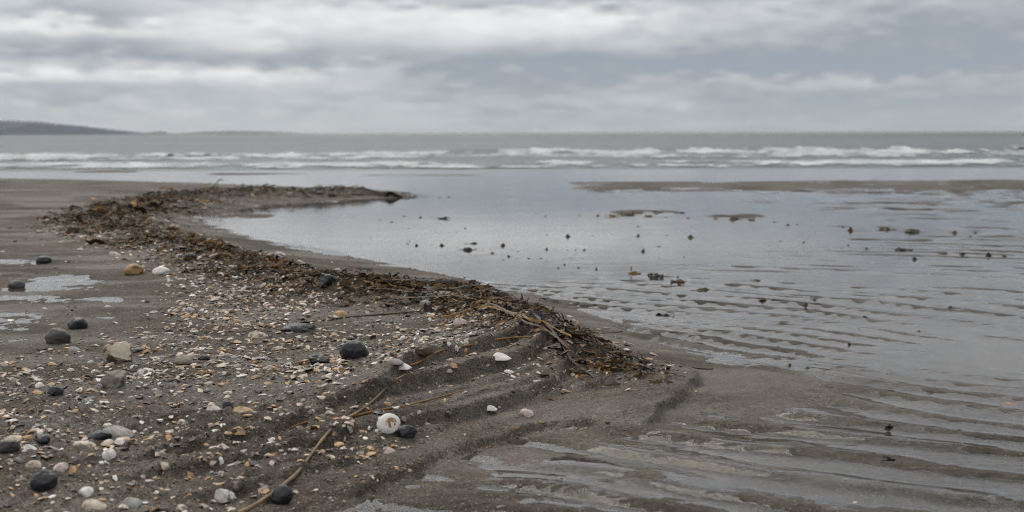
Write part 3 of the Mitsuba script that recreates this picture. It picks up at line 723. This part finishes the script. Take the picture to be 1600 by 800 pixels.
# ------------------------------------------------------------------ stalks and strands
def strand(name, px, rad, bsdf, label, cat, lift=0.6, sides=8, wob=0.06):
    P = []
    for k, (u, v) in enumerate(px):
        q = on_ground(u, v)
        q = np.array([q[0], q[1], gz(q) + rad[min(k, len(rad) - 1)] * lift])
        P.append(q)
    rr = np.interp(np.linspace(0, len(rad) - 1, len(P)), np.arange(len(rad)), rad)
    P = np.array(P)
    P[1:-1, 2] = np.maximum(P[1:-1, 2], 0.25 * P[:-2, 2] + 0.5 * P[1:-1, 2] + 0.25 * P[2:, 2])
    return put(name, mikit.ply(tube(P, rr, sides, wob, len(px)), bsdf, smooth=True), label, cat)
strand('kelp_stalk', [(372, 806), (410, 786), (446, 760), (470, 737), (490, 708), (515, 676), (540, 656), (570, 639), (600, 613), (620, 596), (634, 586)], [.0040, .0038, .0033, .0031, .0027, .0015], 'stalk_mat', 'long tan stalk running up the slope from the bottom edge', 'seaweed stalk', 1.0, 9, 0.10)
strand('weed_strand', [(455, 669), (500, 658), (540, 654), (585, 645), (640, 633), (700, 619), (730, 611)], [.0018, .0028, .0030, .0022, .0014], 'weed_amber', 'amber weed strand crossing under the long tan stalk', 'seaweed')
strand('weed_strand', [(640, 572), (662, 563), (690, 550), (730, 541), (775, 534), (830, 528)], [.0024, .0030, .0026, .0018], 'weed_amber', 'amber weed strand from the pointed stone towards the point', 'seaweed')
strand('weed_strand', [(440, 507), (490, 503), (540, 497), (600, 492), (655, 487)], [.0018, .0024, .0020], 'weed_olive', 'thin olive strand lying on the litter in the middle', 'seaweed')
strand('weed_strand', [(908, 517), (925, 520), (945, 521), (972, 518)], [.0014, .0024, .0016], 'weed_brown', 'short brown strand lying on the sand behind the point', 'seaweed')
strand('weed_strand', [(1076, 572), (1090, 576), (1115, 577)], [.0014, .0020, .0014], 'weed_olive', 'little olive strand at the outer edge of the apron', 'seaweed')
strand('weed_strand', [(985, 578), (1000, 574), (1015, 568)], [.0012, .0018, .0010], 'weed_brown', 'little brown strand on the sand apron', 'seaweed')
strand('weed_strand', [(930, 575), (950, 574), (975, 573), (998, 578)], [.0018, .0026, .0014], 'weed_amber', 'amber weed end trailing off the tip of the ridge', 'seaweed')

def ribbon(px, width, bsdf, label, seed, raise_=0.006):
    """A flat ruffled weed blade draped along the ground."""
    from scipy.interpolate import CubicSpline
    g = np.random.default_rng(seed)
    P = np.array([on_ground(u, v) for u, v in px])
    t = np.linspace(0, len(P) - 1, len(P) * 9)
    xy = CubicSpline(np.arange(len(P)), P[:, :2])(t)
    xy += 0.004 * (np.stack([nz(t, t * 0, 1.3, seed), nz(t, t * 0 + 9, 1.3, seed)], 1) - .5)
    d = np.gradient(xy, axis=0)
    d /= np.linalg.norm(d, axis=1, keepdims=True)
    side = np.stack([-d[:, 1], d[:, 0]], 1)
    w = 0.62 * width * (0.35 + 1.1 * nz(t, t * 0, 0.9, seed + 1)) * np.sin(np.pi * np.clip((t + .3) / (len(P) - .4), 0.03, 1)) ** 0.5
    rows = []
    for k, e in enumerate((-1, -.4, .2, 1)):
        q = xy + side * (e * w)[:, None]
        z = gaussian_filter(np.maximum(ground(q[:, 0], q[:, 1], False), ground(xy[:, 0], xy[:, 1], False)), 4.0) + raise_ + width * (0.5 * nz(t, t * 0 + k, 1.6, seed + 2) + 0.55 * (abs(e) < .9) * nz(t, t * 0, .8, seed + 5) + 0.5 * g.normal(0, .35, len(t)) * (abs(e) > .9))
        rows.append(np.column_stack([q, z]))
    V = np.stack(rows, 1)
    put('torn_kelp', mikit.ply(grid_mesh(V[..., 0], V[..., 1], V[..., 2]), bsdf, smooth=True), label, 'seaweed')
ribbon([(690, 503), (725, 496), (770, 490), (810, 496), (842, 510), (870, 528), (893, 543)], .013, 'weed_amber', 'broad amber weed blade draped over the ridge near the point', 61, .012)
ribbon([(735, 497), (775, 491), (815, 502), (850, 521), (880, 547), (905, 568)], .010, 'weed_brown', 'brown weed blade beside the broad amber one', 62, .015)
ribbon([(795, 490), (835, 505), (866, 530), (886, 556), (915, 590), (930, 606)], .009, 'weed_black', 'long black weed blade running down the tip of the ridge', 63, .012)
ribbon([(880, 540), (905, 552), (930, 556), (962, 553), (992, 559)], .006, 'weed_brown', 'brown weed blade pointing out over the sand apron', 64, .006)
ribbon([(890, 565), (920, 570), (950, 578), (985, 577)], .006, 'weed_amber', 'second amber weed blade pointing out over the sand apron', 65, .005)
ribbon([(905, 590), (925, 603), (945, 607), (965, 603)], .006, 'weed_brown', 'lowest brown weed blade at the tip of the ridge', 66, .005)
ribbon([(600, 451), (640, 447), (680, 450), (715, 452)], .014, 'weed_black', 'wide curled black weed blade on the crest of the ridge, middle', 67, .016)
ribbon([(700, 462), (735, 457), (770, 463), (800, 474)], .014, 'weed_black', 'wide black weed blade on the crest just left of the point', 68, .016)
ribbon([(610, 468), (650, 472), (700, 470), (740, 476)], .012, 'weed_brown', 'wide brown weed blade on the inner side of the ridge', 69, .010)
ribbon([(540, 449), (575, 456), (610, 457), (640, 462)], .010, 'weed_brown', 'dark brown weed blade at the foot of the ridge, middle', 70, .006)

# ------------------------------------------------------------------ weed heaps on the wet flat
CLUMPS = [  # u, v foot, width px, height px, material
    (594, 344, 10, 4, 'black'), (612, 347, 12, 5, 'black'), (631, 338, 12, 4, 'black'), (657, 340, 9, 5, 'black'), (674, 340, 7, 3, 'black'), (695, 342, 19, 7, 'black'), (727, 357, 8, 5, 'olive'), (715, 363, 8, 3, 'black'), (639, 357, 6, 3, 'black'),
    (779, 367, 5, 3, 'black'), (579, 372, 8, 3, 'brown'), (602, 372, 6, 3, 'black'), (640, 377, 7, 4, 'black'), (637, 381, 14, 4, 'olive'), (651, 384, 8, 6, 'black'), (690, 384, 15, 8, 'black'), (737, 381, 18, 4, 'black'), (731, 391, 24, 8, 'black'),
    (715, 391, 14, 3, 'brown'), (769, 396, 16, 5, 'brown'), (786, 384, 12, 8, 'olive'), (795, 401, 13, 7, 'black'), (754, 392, 16, 3, 'brown'), (787, 406, 11, 4, 'black'), (701, 308, 9, 4, 'black'), (687, 309, 9, 3, 'black'),
    (887, 370, 15, 8, 'black'), (854, 367, 8, 4, 'olive'), (926, 369, 15, 3, 'black'), (956, 366, 8, 3, 'black'), (997, 369, 10, 7, 'black'), (1042, 368, 9, 3, 'brown'), (1079, 371, 13, 7, 'olive'), (854, 390, 14, 7, 'black'), (886, 391, 12, 3, 'black'), (899, 391, 9, 4, 'olive'),
    (913, 391, 12, 5, 'olive'), (1005, 393, 11, 9, 'olive'), (997, 354, 8, 4, 'black'), (852, 338, 7, 3, 'black'), (839, 333, 5, 3, 'black'), (810, 393, 8, 4, 'black'), (845, 404, 12, 5, 'brown'), (826, 404, 12, 4, 'brown'), (1029, 404, 6, 4, 'black'), (1069, 402, 6, 5, 'black'),
    (882, 414, 8, 6, 'brown'), (872, 419, 8, 6, 'brown'), (904, 419, 10, 6, 'brown'), (932, 421, 10, 7, 'brown'), (991, 428, 22, 11, 'amber'), (1025, 431, 24, 7, 'black'), (1059, 433, 7, 4, 'black'), (1062, 440, 20, 6, 'brown'), (1185, 439, 18, 6, 'brown'), (1030, 385, 14, 4, 'black'),
    (1329, 360, 13, 8, 'brown'), (1386, 359, 20, 8, 'olive'), (1422, 361, 22, 6, 'olive'), (1317, 355, 6, 3, 'black'), (1491, 364, 15, 6, 'brown'), (1524, 364, 8, 3, 'brown'), (1516, 369, 8, 4, 'brown'), (1231, 352, 12, 4, 'black'), (1245, 351, 8, 4, 'olive'),
    (1219, 377, 12, 4, 'black'), (1256, 379, 7, 4, 'black'), (1325, 384, 10, 4, 'black'), (1354, 389, 8, 5, 'black'), (1406, 391, 30, 9, 'black'), (1429, 406, 14, 8, 'black'), (1501, 398, 18, 4, 'brown'), (1544, 400, 16, 9, 'black'), (1569, 401, 14, 6, 'brown'), (1475, 396, 16, 3, 'brown'), (1592, 407, 12, 3, 'black'),
    (1485, 481, 13, 6, 'olive'), (1390, 500, 9, 4, 'black'), (1356, 497, 18, 3, 'black'), (1436, 518, 15, 6, 'black'), (1327, 539, 8, 7, 'black'), (1342, 514, 8, 3, 'black'), (1234, 571, 12, 6, 'brown'), (1259, 476, 12, 6, 'brown'), (1270, 469, 18, 4, 'olive'),
    (1040, 494, 26, 8, 'black'), (1095, 454, 24, 6, 'olive'), (1050, 442, 14, 5, 'brown'), (1192, 468, 16, 4, 'brown'), (1389, 665, 14, 5, 'black'), (1385, 717, 24, 8, 'black'), (1262, 575, 10, 4, 'brown'), (905, 337, 16, 4, 'amber'), (934, 337, 14, 5, 'amber'), (958, 338, 20, 6, 'amber'), (980, 336, 22, 6, 'brown'), (1010, 338, 18, 4, 'amber'), (1040, 340, 16, 4, 'amber'), (1075, 341, 14, 4, 'amber'), (1118, 342, 16, 5, 'amber'), (1145, 343, 22, 6, 'brown'), (1172, 344, 18, 5, 'amber'), (1210, 347, 14, 4, 'brown'), (968, 334, 16, 3, 'black'), (1000, 333, 26, 4, 'black'), (1028, 332, 22, 3, 'black'), (1058, 333, 20, 3, 'black'),
    (640, 420, 10, 4, 'brown'), (565, 423, 26, 7, 'black'), (622, 428, 14, 5, 'black'), (545, 406, 10, 3, 'black')]
SPECIAL = {(991, 428): 'amber weed heap with a thin upright tip, on the wet flat', (1025, 431): 'low black weed heap right beside the amber one', (1406, 391): 'widest black weed heap on the wet flat, far right', (1429, 406): 'round black weed lump in front of the widest heap',
           (1544, 400): 'pointed black weed lump near the right edge', (1040, 494): 'black weed lump in a puddle right of the point', (887, 370): 'rounded black weed mound on the far wet flat, centre', (731, 391): 'wide black weed heap nearest the back shore',
           (1327, 539): 'tiny round dark lump alone on a ripple at right', (1185, 439): 'brown weed bit right of the amber heap in the rippled water', (1436, 518): 'dark flat weed bit in rippled water at right', (1385, 717): 'dark weed bit on the near ripples at lower right',
           (565, 423): 'dark weed scrap on the smooth sand behind the ridge', (1000, 333): 'long dark weed heap on the thin sandbar', (1079, 371): 'olive weed mound right of a smaller black one on the far flat', (1005, 393): 'olive weed lump with its reflection below, mid flat', (1485, 481): 'olive brown weed bit alone on the rippled water at right'}
GROUPLAB = {'black': ('little black weed lump scattered on the wet flat', 'black weed lumps on the flat'), 'brown': ('little brown weed scrap scattered on the wet flat', 'brown weed scraps on the flat'),
            'olive': ('little olive weed lump scattered on the wet flat', 'olive weed lumps on the flat'), 'amber': ('small amber weed scrap along the thin sandbar', 'amber weed along the sandbar')}
for i, (u, v, w, h, m) in enumerate(CLUMPS):
    p = on_ground(u, v)
    z0 = max(gz(p), -0.004 if p[2] < 0.02 else -1)
    p = at(u, v, max(z0, 0))
    d = to_px(p)[2]
    R = w * d / FOC / 2
    hz = h * d / FOC
    mesh = weed_clump_mesh(900 + i, 0.75, 3)
    M = mat([p[0], p[1], z0 + 0.05 * hz], 0) @ np.diag([R, R * 0.8, 1.25 * hz, 1]) @ mat([0, 0, 0], rng.uniform(0, 6))
    lab = SPECIAL.get((u, v))
    g = GROUPLAB[m]
    key = put('weed_clump', sized(mesh, M, 'weed_' + m), lab or g[0], 'seaweed', None if lab else g[1])
    if w >= 18:
        for k in range(3):
            a = rng.uniform(0, 6.28)
            fm_ = frond_mesh(1500 + 7 * i + k, 7, 1.2, 0.2)
            q = [p[0] + R * 0.7 * math.cos(a), p[1] + R * 0.6 * math.sin(a), max(z0, 0) + hz * rng.uniform(0.08, 0.25)]
            put('frond', sized(fm_, mat(q, a, rng.uniform(-.12, .12), rng.uniform(0, 6)) @ np.diag([R * .75, R * .75, R * .6, 1]), 'weed_' + m), parent=key)
    if (u, v) == (991, 428):
        put('frond', mikit.ply(tube([[p[0] - R * .4, p[1], z0 + hz * .6], [p[0] - R * .45, p[1], z0 + hz * 0.9], [p[0] - R * .4, p[1], z0 + hz * 1.15], [p[0] - R * .2, p[1], z0 + hz * 1.25]], [.004, .003, .002, .001], 6), 'weed_amber', smooth=True), parent=key)

# ------------------------------------------------------------------ litter: shell fragments and torn weed
def scatter(n, density, r0, r1, spread):
    """n points with probability density(x, y) per unit of log-polar area times r**spread."""
    X_, Y_ = np.zeros(0), np.zeros(0)
    while len(X_) < n:
        t = rng.uniform(-0.52, 0.44, 60000)
        l = rng.uniform(math.log(r0), math.log(r1), 60000)
        x, y = np.exp(l) * np.sin(t), np.exp(l) * np.cos(t)
        k = rng.uniform(0, 1, 60000) < np.clip(density(x, y) * np.exp(l * spread) / math.exp((math.log(r0) if spread < 0 else math.log(r1)) * spread), 0, 1)
        X_, Y_ = np.append(X_, x[k]), np.append(Y_, y[k])
    return X_[:n], Y_[:n]

def free(x, y):
    ok = np.ones(len(x), bool)
    for a, b, r_ in PLACED:
        ok &= np.hypot(x - a, (y - b) * 0.9) > r_ * 1.02
    return ok

def visible(x, y, z):
    u, v, w = to_px(np.stack([x, y, z], -1))
    return (u > -20) & (u < 1620) & (v > 0) & (v < 815)

def frames(nrm, rz, tilt, tdir, s):
    """Rotation-scale matrices that lay a piece on the normal, turned and tilted at random."""
    n = len(rz)
    a = np.stack([np.cos(rz), np.sin(rz), 0 * rz], -1)
    k = nrm + np.stack([np.sin(tilt) * np.cos(tdir), np.sin(tilt) * np.sin(tdir), 0 * rz], -1)
    k /= np.linalg.norm(k, axis=1, keepdims=True)
    b = np.cross(k, a)
    b /= np.linalg.norm(b, axis=1, keepdims=True)
    a = np.cross(b, k)
    return np.stack([a * s[:, 0:1], b * s[:, 1:2], k * s[:, 2:3]], -1)

def batch(protos, kind, R, P, cols):
    VV, FF, CC, o = [], [], [], 0
    for k, (v, f) in enumerate(protos):
        idx = np.nonzero(kind == k)[0]
        if not len(idx):
            continue
        vs = np.einsum('kij,nj->kni', R[idx], v) + P[idx][:, None]
        VV.append(vs.reshape(-1, 3))
        FF.append((f[None] + o + (np.arange(len(idx)) * len(v))[:, None, None]).reshape(-1, 3))
        CC.append(np.repeat(cols[idx], len(v), 0))
        o += len(idx) * len(v)
    return np.vstack(VV), np.vstack(FF), np.vstack(CC)

shards = [shard_mesh(2000 + k) for k in range(24)]
valves = [valve_mesh(2100 + k, 0.04 * (k % 3), 2, 10, 0.30 + 0.05 * (k % 4)) for k in range(8)]
PROTO = shards + valves

def litter_density(x, y):
    li, sl, wr, te = (lookup(G, x, y) for G in (LITTER, SLOPE, WRACK, TERR))
    patch = (sstep(0.34, 0.60, nz(x * 0.7, y, 3.2, 81, 4)) * 0.85 + 0.15) * (0.35 + 0.65 * sstep(0.3, 0.65, nz(x * 0.6, y * 1.2, 13, 83, 3)))
    lines = sstep(0.45, 0.75, nz(x * 0.5 + y * 0.3, y, 9, 82, 2))
    fl = lookup(FLATS, x, y)
    return np.clip((li * patch + 0.34 * sl * (0.35 + lines) + 0.34 * wr + 0.10 * te * (0.3 + lines) * sstep(0.012, 0.03, lookup(BASE, x, y)) + 0.06 * fl * lines) * (1 - 0.35 * sstep(0.6, 1, wr)) * (1 - 0.8 * sstep(6, 9, np.hypot(x, y))) + 0.030 * lines * sstep(4.5, 2.5, np.hypot(x, y)), 0, 1)
N = 24000
x, y = scatter(N, litter_density, 1.7, 16, 0.35)
n_lit = len(x)
for h_, w_, L_, q_ in STEPS[1:9]:                    # grit caught along the cut edges
    t_ = rng.uniform(0, len(q_) - 1, 240)
    i_ = t_.astype(int)
    e_ = q_[i_] + (t_ - i_)[:, None] * (q_[i_ + 1] - q_[i_]) + rng.normal(0, 0.009, (240, 2))
    x, y = np.append(x, e_[:, 0]), np.append(y, e_[:, 1])
lip = np.arange(len(x)) >= n_lit
k = free(x, y)
x, y, lip = x[k], y[k], lip[k]
z = ground(x, y)
k = visible(x, y, z)
x, y, z, lip = x[k], y[k], z[k], lip[k]
n = len(x)
r = np.hypot(x, y)
size = np.exp(rng.normal(math.log(0.0038), 0.66, n)) * (1 + 0.16 * np.clip(r - 2.5, 0, 9))
size = np.minimum(size, 0.014 * (1 + 0.12 * np.clip(r - 3, 0, 10)))
small = lip | (lookup(BASE, x, y) < 0.02)
size[small] *= 0.45
names = list(SHELL)
ci = rng.choice(len(names), n, p=[.18, .26, .27, .08, .05, .16])
cols = np.array([SHELL[names[c]][0] for c in ci]) + rng.uniform(0, 1, (n, 1)) * np.array([np.subtract(SHELL[names[c]][1], SHELL[names[c]][0]) for c in ci])
cols *= rng.uniform(0.35, 1.05, (n, 1))
cols[size < 0.0048 * (1 + 0.16 * np.clip(r - 2.5, 0, 9))] *= [0.40, 0.35, 0.30]
cols[lip & (ci != 5)] *= [0.80, 0.68, 0.52]
kind = np.where(rng.uniform(0, 1, n) < 0.90, rng.integers(0, 24, n), 24 + rng.integers(0, 8, n))
nrm = normal_at(x, y)
tilt = np.abs(rng.normal(0, 0.30, n))
R = frames(nrm, rng.uniform(0, 6.28, n), tilt, rng.uniform(0, 6.28, n), np.stack([size, size * rng.uniform(.7, 1.1, n), size * rng.uniform(.7, 1.2, n)], -1))
P = np.stack([x, y, z + size * 0.05 + size * 0.35 * np.sin(tilt)], -1)
show = size / r
top = np.argsort(-show)[:300]
rest = np.setdiff1d(np.arange(n), top)
v, f, c = batch(PROTO, kind[rest], R[rest], P[rest], cols[rest])
put('shell_grit', mikit.ply((v, f), 'litter_mat', smooth=False, color=c), kind='stuff', label='broken shell fragments strewn over the sand')
SLAB = {'white': ('small white shell fragment lying loose in the strandline litter', 'white shell fragments'), 'cream': ('small cream shell fragment lying loose in the strandline litter', 'cream shell fragments'), 'tan': ('small tan orange shell fragment lying loose in the strandline litter', 'tan shell fragments'),
        'pink': ('small pinkish shell fragment lying loose in the strandline litter', 'pinkish shell fragments'), 'grey': ('small grey shell fragment lying loose in the strandline litter', 'grey shell fragments'), 'dark': ('small dark mussel shell fragment lying loose in the strandline litter', 'dark shell fragments')}
fine = [valve_mesh(2100 + k, 0.04 * (k % 3), 5, 20, 0.30 + 0.05 * (k % 4)) for k in range(8)]
for i in top:
    pv, pf = (PROTO[kind[i]] if kind[i] < 24 else fine[kind[i] - 24])
    nm = names[ci[i]]
    put('shell_fragment', mikit.ply((pv @ R[i].T + P[i], pf), 'shell_' + nm, smooth=False if kind[i] < 24 else True), SLAB[nm][0], 'shell', SLAB[nm][1])

# matted lumps of dark weed bedded along the ridge
t_ = np.sort(np.concatenate([rng.uniform(9.3, len(CREST) - 1.05, 60), rng.uniform(0.6, 9.3, 50)]))
for k, t in enumerate(t_):
    i_ = int(t)
    q = CREST[i_] + (t - i_) * (CREST[i_ + 1] - CREST[i_]) + rng.normal(0, 0.012 * d, 2) * [1.4, 1.0]
    d = math.hypot(*q)
    R = rng.uniform(0.013, 0.034) * (d / 3.6) ** 0.9
    m = ('black', 'black', 'brown', 'black', 'olive')[k % 5]
    M = mat([q[0], q[1], gz(q) + 0.001], 0) @ np.diag([R * 1.25, R, R * rng.uniform(0.55, 0.85), 1]) @ mat([0, 0, 0], rng.uniform(0, 6))
    put('weed_mat', sized(weed_clump_mesh(4200 + k, 0.8, 3), M, 'weed_' + m), {'black': 'matted black weed lump bedded in the curved ridge', 'brown': 'matted brown weed lump bedded in the curved ridge', 'olive': 'matted olive weed lump bedded in the curved ridge'}[m], 'seaweed', m + ' weed mats in the ridge')

# torn weed of the ridge
fronds = [frond_mesh(3000 + k, 6, 0.55 + 0.1 * (k % 5), (0.022, 0.035, 0.05, 0.11)[k % 4]) for k in range(30)]
def weed_density(x, y):
    wr, li, sl, te = (lookup(G, x, y) for G in (WRACK, LITTER, SLOPE, TERR))
    return np.clip(wr ** 1.3 * (0.2 + 1.1 * sstep(0.32, 0.66, nz(x, y, 3.6, 91, 3))) + 0.85 * li * sstep(0.36, 0.62, nz(x, y, 5, 92, 3)) + 0.14 * sl + 0.03 * te + 0.006 * sstep(6, 3, np.hypot(x, y)), 0, 1) * ((lookup(BASE, x, y) > 0.022) | (np.hypot(x, y) > 3.1))
N = 21000
x, y = scatter(N, weed_density, 1.7, 15, 0.3)
z = ground(x, y)
k = free(x, y) & visible(x, y, z)
x, y, z = x[k], y[k], z[k]
n = len(x)
r = np.hypot(x, y)
wr = lookup(WRACK, x, y)
size = np.exp(rng.normal(math.log(0.015), 0.5, n)) * (0.7 + 1.3 * wr) * (1 + 0.09 * np.clip(r - 3, 0, 10))
size = np.minimum(size, 0.06 * (1 + 0.12 * np.clip(r - 3, 0, 10)))
size *= np.where(wr < 0.15, 0.5, 1.0)
size[(lookup(BASE, x, y) < 0.02) & (r < 6)] *= 0.55
wn = list(WEED)
ci = rng.choice(len(wn), n, p=[.44, .31, .17, .08])
cols = np.array([WEED[wn[c]][0] for c in ci]) + rng.uniform(0, 1, (n, 1)) * np.array([np.subtract(WEED[wn[c]][1], WEED[wn[c]][0]) for c in ci])
kind = rng.integers(0, 30, n)
tilt = np.abs(rng.normal(0, 0.10, n)) + 0.16 * wr * rng.uniform(0, 1, n)
ex = (lookup(DC, x + .02, y) - lookup(DC, x - .02, y)), (lookup(DC, x, y + .02) - lookup(DC, x, y - .02))
turn = np.arctan2(ex[0], -ex[1]) + rng.normal(0, 0.75, n)
R = frames(normal_at(x, y), turn, tilt, rng.uniform(0, 6.28, n), np.stack([size, size, size * rng.uniform(.5, 1.1, n)], -1))
P = np.stack([x, y, z + size * 0.08 + wr * rng.uniform(0, 1, n) ** 2 * (0.010 + 0.0008 * np.minimum(r, 10))], -1)
top = np.argsort(-size / r)[:220]
rest = np.setdiff1d(np.arange(n), top)
v, f, c = batch(fronds, kind[rest], R[rest], P[rest], cols[rest])
put('seaweed_wrack', mikit.ply((v, f), 'weed_mass_mat', smooth=True, color=c), kind='stuff', label='torn seaweed heaped along the curved ridge')
WLAB = {'black': ('torn black weed frond lying on the curved ridge', 'black weed fronds'), 'brown': ('torn brown weed frond lying on the curved ridge', 'brown weed fronds'),
        'amber': ('torn amber weed frond lying on the curved ridge', 'amber weed fronds'), 'olive': ('torn olive weed frond lying on the curved ridge', 'olive weed fronds')}
bigf = [frond_mesh(3000 + k, 16, 0.55 + 0.1 * (k % 5), (0.022, 0.035, 0.05, 0.11)[k % 4]) for k in range(30)]
for i in top:
    pv, pf = bigf[kind[i]]
    nm = wn[ci[i]]
    put('weed_frond', mikit.ply((pv @ R[i].T + P[i], pf), 'weed_' + nm, smooth=True), WLAB[nm][0], 'seaweed', WLAB[nm][1])
